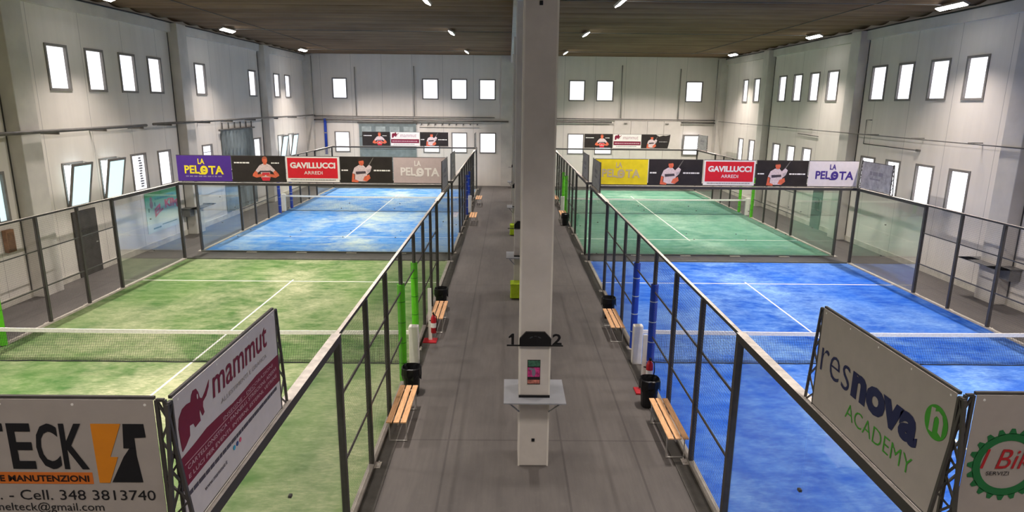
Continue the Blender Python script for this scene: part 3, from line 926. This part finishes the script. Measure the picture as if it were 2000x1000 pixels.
# --- mammut banner on the aisle fence of the near left court
f = Face((XL + .02, YL1 + .06, ZB0 - .03), (0, 1, 0), (1, 0, 0))
W1, H1 = 1.88, 1.0
C_BORD = P('bordeaux print', '7A1632')
t = banner('white banner with dark red mammoth logo and mammut lettering', f, W1, H1, P('banner cool white', 'CFC9C7'), uprights=((W1 + .015, 1), (-.0, -1)), eyelets=True)
letters(f, 'mammut', (.54, 1.64, .735, .925), C_BORD, t, bold=.008, shear=.12)
letters(f, 'ALLESTIMENTI E GRAFICA', (.66, 1.6, .635, .672), C_FADE, t, bold=-.005)
mam = [(.06, .34), (.05, .56), (.07, .70), (.13, .79), (.20, .80), (.26, .78), (.28, .86), (.31, .91), (.36, .90), (.39, .82), (.405, .72), (.44, .68), (.50, .74), (.58, .86), (.565, .76), (.51, .66), (.45, .62), (.44, .55), (.455, .45), (.42, .42), (.40, .50),
       (.385, .56), (.375, .50), (.38, .38), (.29, .36), (.27, .44), (.21, .46), (.205, .40), (.2, .32), (.13, .24), (.07, .2)]
f.print([[(u * .9 - .02, .585 + (v - .2) * .49) for u, v in mam]], 'mammoth_logo', C_BORD, t, .005)
f.print([ellipse(.31, .865, .009, .02, 10)], 'mammoth_eye', P('banner cool white', 'CFC9C7'), t, .0065)
up = [(0, .545), (.2, .555), (.4, .575), (.62, .565), (.85, .55), (1.1, .555), (1.35, .57), (1.6, .56), (1.875, .55)]
dn = [(1.875, .285), (1.5, .30), (1.2, .31), (.9, .325), (.6, .33), (.3, .325), (0, .315)]
f.print([up + dn], 'red_wave', C_BORD, t, .0045)
PALE = P('pale pink print', 'C9A9AE')
letters(f, 'INSEGNE - DECORAZIONI', (.66, 1.72, .495, .525), PALE, t, bold=0, d=.007)
letters(f, 'CARTELLONISTICA - PANNELLI, STRISCIONI, ADESIVI', (.08, 1.8, .42, .46), PALE, t, bold=.01, d=.007)
letters(f, 'E LUCI PER EVENTI, INTERNI, ESTERNI, VETRINE', (.08, 1.8, .352, .39), PALE, t, bold=.01, d=.007)
f.print([rect(.05, 1.3, .478, .482)], 'thin_rule', PALE, t, .0065)
dash_row(f, t, .06, 1.8, .235, .032, P('contact print', '4B4650'), seed=11)
letters(f, 'www.mammut.it', (.28, .66, .13, .165), P('contact print', '4B4650'), t, bold=.01)
f.print([ellipse(.80, .185, .02, .02, 14)], 'cyan_icon', P('cyan icon', '2FA3C7'), t, .006)
f.print([ellipse(.86, .188, .02, .02, 14)], 'navy_icon', P('navy icon', '2C4A86'), t, .006)
f.print([ellipse(.92, .19, .02, .02, 14)], 'pink_icon', P('pink icon', 'D8607A'), t, .006)

# --- resnova banner on the aisle fence of the near right court
f = Face((XR - .02, YR1 + 1.97, ZB0 - .03), (0, -1, 0), (-1, 0, 0))
C_NAVY = P('navy ink', '1C2350'); C_GRN = P('green ink', '3F9A2C')
t = banner('pale grey banner with navy and green resnova ACADEMY lettering', f, 1.92, 1.0, C_GREY, uprights=((-.01, -1), (1.925, 1)), eyelets=True)
letters(f, 'res', (.07, .61, .39, .625), C_NAVY, t, bold=-.012)
letters(f, 'nova', (.65, 1.60, .385, .63), C_NAVY, t, bold=.05)
letters(f, 'ACADEMY', (.61, 1.59, .16, .305), C_GRN, t, bold=-.01)
f.print([ellipse(1.765, .705, .125, .13, 32)], 'green_disc', C_GRN, t, .005)
f.print([[(1.701, 0.620), (1.744, 0.620), (1.744, 0.730), (1.765, 0.756), (1.790, 0.748), (1.799, 0.722), (1.799, 0.645), (1.841, 0.628), (1.841, 0.730), (1.820, 0.782), (1.778, 0.798), (1.744, 0.782), (1.744, 0.807), (1.701, 0.798)]], 'disc_letter', C_GREY, t, .007)

# --- bike banner across the end of the near right court
yb = YR1 + .004
f = Face((XR + .07, yb, ZB0), (1, 0, 0), (0, -1, 0))
t = banner('pale grey banner with green gear emblem and red I Bike lettering', f, 1.99, .985, C_GREY, uprights=((-.012, -1),), eyelets=True)
C_GG = P('gear green', '23723F')
gx, gy = .30, .465
polys = ring(gx, gy, .24, .24, .185, .185, 40)
for k in range(20):
    a = 2 * PI * k / 20
    c, s = math.cos(a), math.sin(a)
    q = []
    for r, ww in ((.235, -.028), (.275, -.012), (.275, .012), (.235, .028)):
        q.append((gx + r * c - ww * s, gy + r * s + ww * c))
    polys.append(q)
f.print(polys, 'gear', C_GG, t, .005)
f.print([rect(.455, 1.0, .42, .57)], 'gear_gap', C_GREY, t, .0055)
C_RB = P('brick red ink', 'B4272E')
letters(f, 'I Bike', (.115, .56, .435, .585), C_RB, t, bold=.0, shear=.25, d=.0075)
letters(f, 'SERVIZI', (.165, .325, .385, .415), C_INK, t, d=.0075)

# --- row over the far end of the near left court
def set_row(y, x0, xs, who, kinds):
    for (a, b), kd in zip(xs, kinds):
        f = front(a, y)
        w = b - a
        if kd == 'dark_a':
            t = banner('dark banner of a player with hands clasped, %s' % who, f, w, .93, C_DARK)
            player_a(f, t, w * .62)
            dash_row(f, t, .1, .72, .66, .05, C_WHITE, seed=3); dash_row(f, t, w - .52, w - .2, .66, .045, C_WHITE, seed=4)
        elif kd.startswith('dark_b'):
            which = {'dark_b': '', 'dark_b1': ' by the yellow one', 'dark_b2': ' by the white one'}[kd]
            t = banner('dark banner of a leaning player%s, %s' % (which, who), f, w, .93, C_DARK)
            player_b(f, t, w * .40)
            dash_row(f, t, .06, .34, .42, .05, C_WHITE, seed=8); dash_row(f, t, w * .64, w - .1, .42, .05, C_WHITE, seed=9)
        elif kd == 'red':
            t = banner('red and white GAVILLUCCI banner, %s' % who, f, w, .93, C_WHITE)
            f.print([rect(.06, w - .06, .14, .88)], 'red_field', P('bright red print', 'D5202E'), t, .004)
            letters(f, 'GAVILLUCCI', (.16, w - .14, .50, .72), C_WHITE, t, bold=.045, d=.006)
            letters(f, 'ARREDI', (.66, w - .62, .28, .40), C_WHITE, t, bold=.005, d=.006)
            dash_row(f, t, .15, w - .15, .06, .035, C_FADE, seed=2)
        elif kd == 'purple':
            t = banner('purple banner with yellow LA PELOTA lettering, %s' % who, f, w, .93, P('violet print', '4B2A86'))
            la_pelota(f, t, P('yellow print', 'EAD52B'), sub=P('dim violet print', '8C7BA6'))
        elif kd == 'rose':
            t = banner('faded grey pink banner with white LA PELOTA lettering, %s' % who, f, w, .93, P('grey pink print', 'B9A7A4'))
            la_pelota(f, t, P('cream print', 'E0D8D2'), sub=False)
        elif kd == 'yellow':
            t = banner('yellow banner with faint grey LA PELOTA lettering, %s' % who, f, w, .93, simple('yellow sheet', 'E0C81F', .5, 0, .12, 3))
            la_pelota(f, t, P('faint mauve print', 'B9A77E'), sub=False)
        elif kd == 'white':
            t = banner('white banner with violet LA PELOTA lettering, %s' % who, f, w, .93, P('lilac white sheet', 'D3CACB'))
            la_pelota(f, t, P('violet ink', '43307F'), sub=False)
        elif kd == 'mammut':
            t = banner('white mammut banner with dark red stripe, %s' % who, f, w, .93, C_WHITE)
            sc = .75
            f.print([[(u * .9 + .04, v * .55 + .42) for u, v in mam]], 'mammoth_logo', C_BORD, t, .005)
            letters(f, 'mammut', (.66, w - .2, .60, .80), P('soft red print', 'B98F98'), t, bold=.0, shear=.15)
            f.print([rect(.02, w - .02, .20, .46)], 'red_stripe', C_BORD, t, .0045)
            dash_row(f, t, .1, w - .1, .29, .06, PALE, seed=6)
            dash_row(f, t, .2, w - .3, .09, .04, C_FADE, seed=7)
        elif kd == 'torn':
            t = banner('crumpled dark player banner with ragged top, %s' % who, f, w, .93,
                       ([(0, 0), (w - .15, .0), (w - .04, .5), (w, .93), (w * .85, .86), (w * .75, .88), (w * .62, .8), (w * .5, .93), (0, .93)], C_DARK))
            player_b(f, t, w * .36, .95)
            dash_row(f, t, w * .62, w - .2, .42, .05, C_FADE, seed=9)
xs = [(-12.19, -10.19), (-10.18, -8.20), (-8.19, -6.23), (-6.21, -4.26), (-4.24, -2.30)]
set_row(YL1 + 20.045, 0, xs, 'far end of near left court', ['purple', 'dark_a', 'red', 'dark_b', 'rose'])
xs = [(3.22, 5.20), (5.22, 7.24), (7.28, 9.20), (9.24, 11.18), (11.2, 13.05)]
set_row(YR1 + 20.045, 0, xs, 'far end of near right court', ['yellow', 'dark_b1', 'red', 'dark_b2', 'white'])
xs = [(-10.1, -8.18), (-8.14, -6.16), (-6.12, -4.16)]
set_row(YL2 + 20.045, 0, xs, 'far end of far left court', ['dark_a', 'mammut', 'dark_b'])
xs = [(5.25, 7.22), (7.26, 9.18), (9.2, 11.2)]
set_row(YR2 + 20.045, 0, xs, 'far end of far right court', ['dark_a', 'mammut', 'torn'])

# --- side banners seen from behind or edge-on, on top of the side fences
C_BACK = simple('grey banner back', 'A7A4A4', .6, 0, .3, 6)
C_GHOST = P('show-through print', '838085')
def side_banner(x, y0, y1, nrm, label):
    f = Face((x, y0 if nrm > 0 else y1, ZB0), (0, 1 if nrm > 0 else -1, 0), (nrm, 0, 0))
    w = y1 - y0
    t = banner(label, f, w, .95, C_BACK, uprights=((w + .01, 1), (-.01, -1)))
    dash_row(f, t, w * .28, w * .72, .52, .13, C_GHOST, 'show_through', seed=int(y0))
    dash_row(f, t, w * .3, w * .66, .36, .06, C_GHOST, 'show_through', seed=int(y0) + 1)
    return t
side_banner(XL - .02, YL1 + 18.0, YL1 + 19.9, 1, 'narrow grey banner edge-on over the aisle fence, far end of the near left court')
side_banner(XL - .02, YL2 + .12, YL2 + 1.95, 1, 'grey banner edge-on over the aisle fence, near end of the far left court')
side_banner(XR + .02, YR1 + 18.0, YR1 + 19.9, -1, 'narrow grey banner edge-on over the aisle fence, far end of the near right court')
side_banner(XR + .02, YR2 + .12, YR2 + 1.95, -1, 'grey banner edge-on over the aisle fence, near end of the far right court')
side_banner(XR + CW - .02, YR1 + 17.95, YR1 + 19.85, -1, 'silver grey banner seen from behind, outer corner of the near right court')
side_banner(XR + CW - .02, YR2 + 17.85, YR2 + 19.85, -1, 'small grey brown banner seen from behind, outer corner of the far right court')
side_banner(XL - .02, YL2 + 18.0, YL2 + 19.9, 1, 'dark grey banner edge-on over the aisle fence, far end of the far left court')

# --- green banner on the left wall
f = Face((WL + .03, 25.4, .62), (0, 1, 0), (1, 0, 0))
t = thing('wall_banner', 'green to white banner with red arched lettering on the left wall', 'banner', (WL + .03, 26.6, .62))
m = MB(); m.prism(rect(0, 2.6, 0, 1.62), lambda a, b, c: f.at(a, b, c), -.01, 0)
m.build('sheet', fade_mat('green fading sheet', '2F9355', 'D5E0D5', .9, 2.0), t)
arc = lambda a, b: (a, b + .32 - .34 * ((a - 1.75) / 1.2) ** 2)
letters(f, 'EL KIM', (.62, 2.5, .55, .90), P('red arched ink', 'C22B36'), t, bold=.05, d=.006, warp=arc)
f.print([ellipse(.42, 1.14, .12, .16, 16), ellipse(.42, 1.36, .09, .09, 14)], 'brown_emblem', P('brown emblem', '7C5238'), t, .006)
f.print([ellipse(.2, .93, .05, .09, 10), ellipse(.68, 1.12, .05, .09, 10)], 'green_mark', P('dark green mark', '155C2C'), t, .006)
dash_row(f, t, .7, 2.2, 1.28, .09, P('dark teal print', '2A7350'), seed=3)
dash_row(f, t, .4, 1.0, .12, .06, P('grey teal print', '6E8A80'), seed=4)
dash_row(f, t, 1.1, 2.3, .2, .04, P('grey teal print', '6E8A80'), seed=5)

# ------------------------------------------------------------------ benches, bins, extinguishers
def make_bench(label, x, y):
    """1.5 m slatted bench, its length along the aisle; origin at the middle of its base"""
    t = thing('slatted_bench', label, 'bench', (0, 0, 0), 'slatted benches beside the fences')
    for k in (-1, 0, 1):
        MB().box(k * .125 - .05, k * .125 + .05, -.76, .76, .425, .45).build('slat', M_WOOD, t, bevel=.006)
    for s in (-1, 1):
        yy = s * .6
        m = MB()
        m.tube([(-.15, yy, .41), (-.15, yy, .014), (.15, yy, .014), (.15, yy, .41)], .014, 8)
        m.bar((-.17, yy, .413), (.17, yy, .413), .028, .024)
        m.build('leg_frame', M_LEG, t)
    m = MB(); m.tube([(0, -.6, .3), (0, .6, .3)], .009, 6); m.bar((0, -.6, .3), (0, -.6, .41), .018); m.bar((0, .6, .3), (0, .6, .41), .018)
    m.build('stretcher', M_LEG, t)
    t.location = (x, y, 0)
    return t
b0 = make_bench('nearest slatted bench on the left side of the aisle', -1.91, 11.0)
for x, y, lab in ((-1.83, 16.58, 'second slatted bench on the left, beside the extinguisher'), (-1.73, 31.9, 'small distant bench on the left near the blue padded posts'), (-1.73, 38.1, 'farthest bench on the left of the aisle'),
                  (2.88, 10.5, 'nearest slatted bench on the right side of the aisle'), (2.78, 16.0, 'second slatted bench on the right, past the white net post'),
                  (2.84, 32.7, 'small distant bench on the right beside the far black bin'), (2.84, 38.4, 'farthest bench on the right of the aisle')):
    c = copy_tree(b0)
    c.location = (x, y, 0); c['label'] = lab

def make_bin(label, x, y, s=1.0):
    t = thing('waste_bin', label, 'bin', (0, 0, 0), 'black bins by the benches')
    m = MB(); n = 20; prof = [(.125, .0), (.135, .02), (.165, .5), (.175, .52)]
    o = len(m.v)
    for r, z in prof:
        for k in range(n):
            a = 2 * PI * k / n
            q = 1 / max(abs(math.cos(a)), abs(math.sin(a))) ** .45
            m.v.append((r * q * math.cos(a), r * q * math.sin(a), z))
    for i in range(len(prof) - 1):
        for k in range(n): m.f.append((i * n + k, i * n + (k + 1) % n, (i + 1) * n + (k + 1) % n, (i + 1) * n + k)); m.mi.append(0)
    m.f.append(tuple(reversed(range(n)))); m.mi.append(0)
    m.build('body', M_BLACK, t)
    m = MB(); rr = random.Random(3)
    prof = [(.18, .36), (.19, .42), (.185, .54), (.165, .555), (.15, .50), (.12, .40)]
    for i, (r, z) in enumerate(prof):
        for k in range(n):
            a = 2 * PI * k / n
            q = 1 / max(abs(math.cos(a)), abs(math.sin(a))) ** .45
            w = 1 + (.1 * math.sin(k * 2.4) if i == 0 else .03 * math.sin(k * 3.1 + i))
            m.v.append((r * q * w * math.cos(a), r * q * w * math.sin(a), z + (.05 * math.sin(k * 1.9) if i == 0 else 0)))
    for i in range(len(prof) - 1):
        for k in range(n): m.f.append((i * n + k, i * n + (k + 1) % n, (i + 1) * n + (k + 1) % n, (i + 1) * n + k)); m.mi.append(0)
    m.build('liner', M_BAG, t)
    t.location = (x, y, 0); t.scale = (s, s, s)
    return t
w0 = make_bin('black bin with a liner behind the nearest left bench', -1.95, 12.35, 1.08)
for x, y, lab in ((-1.93, 18.15, 'black bin behind the second bench on the left'), (2.84, 11.85, 'black bin with a liner behind the nearest right bench'),
                  (2.86, 17.35, 'black bin behind the second bench on the right'), (2.86, 31.6, 'small distant black bin on the right before the green padded posts')):
    c = copy_tree(w0); c.location = (x, y, 0); c['label'] = lab

def make_ext(label, x, y, h):
    t = thing('extinguisher_stand', label, 'fire extinguisher', (x, y, 0))
    MB().box(x - .17, x + .17, y - .16, y + .16, 0, .035).build('base', M_RED, t, bevel=.01)
    MB().box(x - .045, x + .045, y + .02, y + .05, .035, h).build('panel', M_WHITE, t)
    m = MB()
    xx, yy = x + .1, y - .06
    m.tube([(xx, yy, .25), (xx, yy, .27), (xx, yy, .62), (xx, yy, .68), (xx, yy, .72)], [.06, .07, .07, .05, .025], 14)
    b = m.build('cylinder', M_RED, t, smooth=True)
    MB().tube([(xx, yy, .4), (xx, yy, .52)], .0715, 14).build('label_band', C_WHITE).parent = b
    m = MB(); m.tube([(xx, yy, .72), (xx, yy, .78)], .02, 8); m.bar((xx, yy - .02, .79), (xx, yy - .13, .80), .02)
    m.tube([(xx, yy - .02, .75), (xx + .08, yy - .06, .7), (xx + .09, yy - .06, .5), (xx + .07, yy - .05, .32)], .012, 6)
    m.build('hose', M_BLACK, t)
    MB().bar((xx, yy, .55), (x, y + .03, .55), .03, .02).build('bracket', M_BLACK, t)
make_ext('fire extinguisher on a red and white stand by the left green gate', -1.93, 15.35, 1.38)
make_ext('fire extinguisher on a red and white stand by the right blue gate', 2.86, 12.5, 1.25)

# shelves round two wall pilasters
for x, y, lab in ((WR - .42, 18.85, 'dark shelf board round the pilaster on the right wall'), (WL + .42, 28.6, 'dark shelf board round the pilaster on the left wall')):
    t = thing('pilaster_shelf', lab, 'shelf', (x, y, 1.2))
    s = 1 if x > 0 else -1
    xs = sorted((x, x - s * .38)); xw = sorted((x + s * .4, x - s * .38))
    m = MB(); m.box(xs[0], xs[1], y - .45, y + 1.25, 1.2, 1.23); m.box(xw[0], xw[1], y - .45, y - .01, 1.2, 1.23); m.box(xw[0], xw[1], y + .81, y + 1.25, 1.2, 1.23)
    m.build('board', simple('dark laminate', '5C5A58', .4), t)
    q = sorted((x + s * .05, x + s * .38))
    MB().box(q[0], q[1], y - .4, y - .02, .85, 1.2).build('crate', simple('grey crate', '6E6C6A', .5), t)
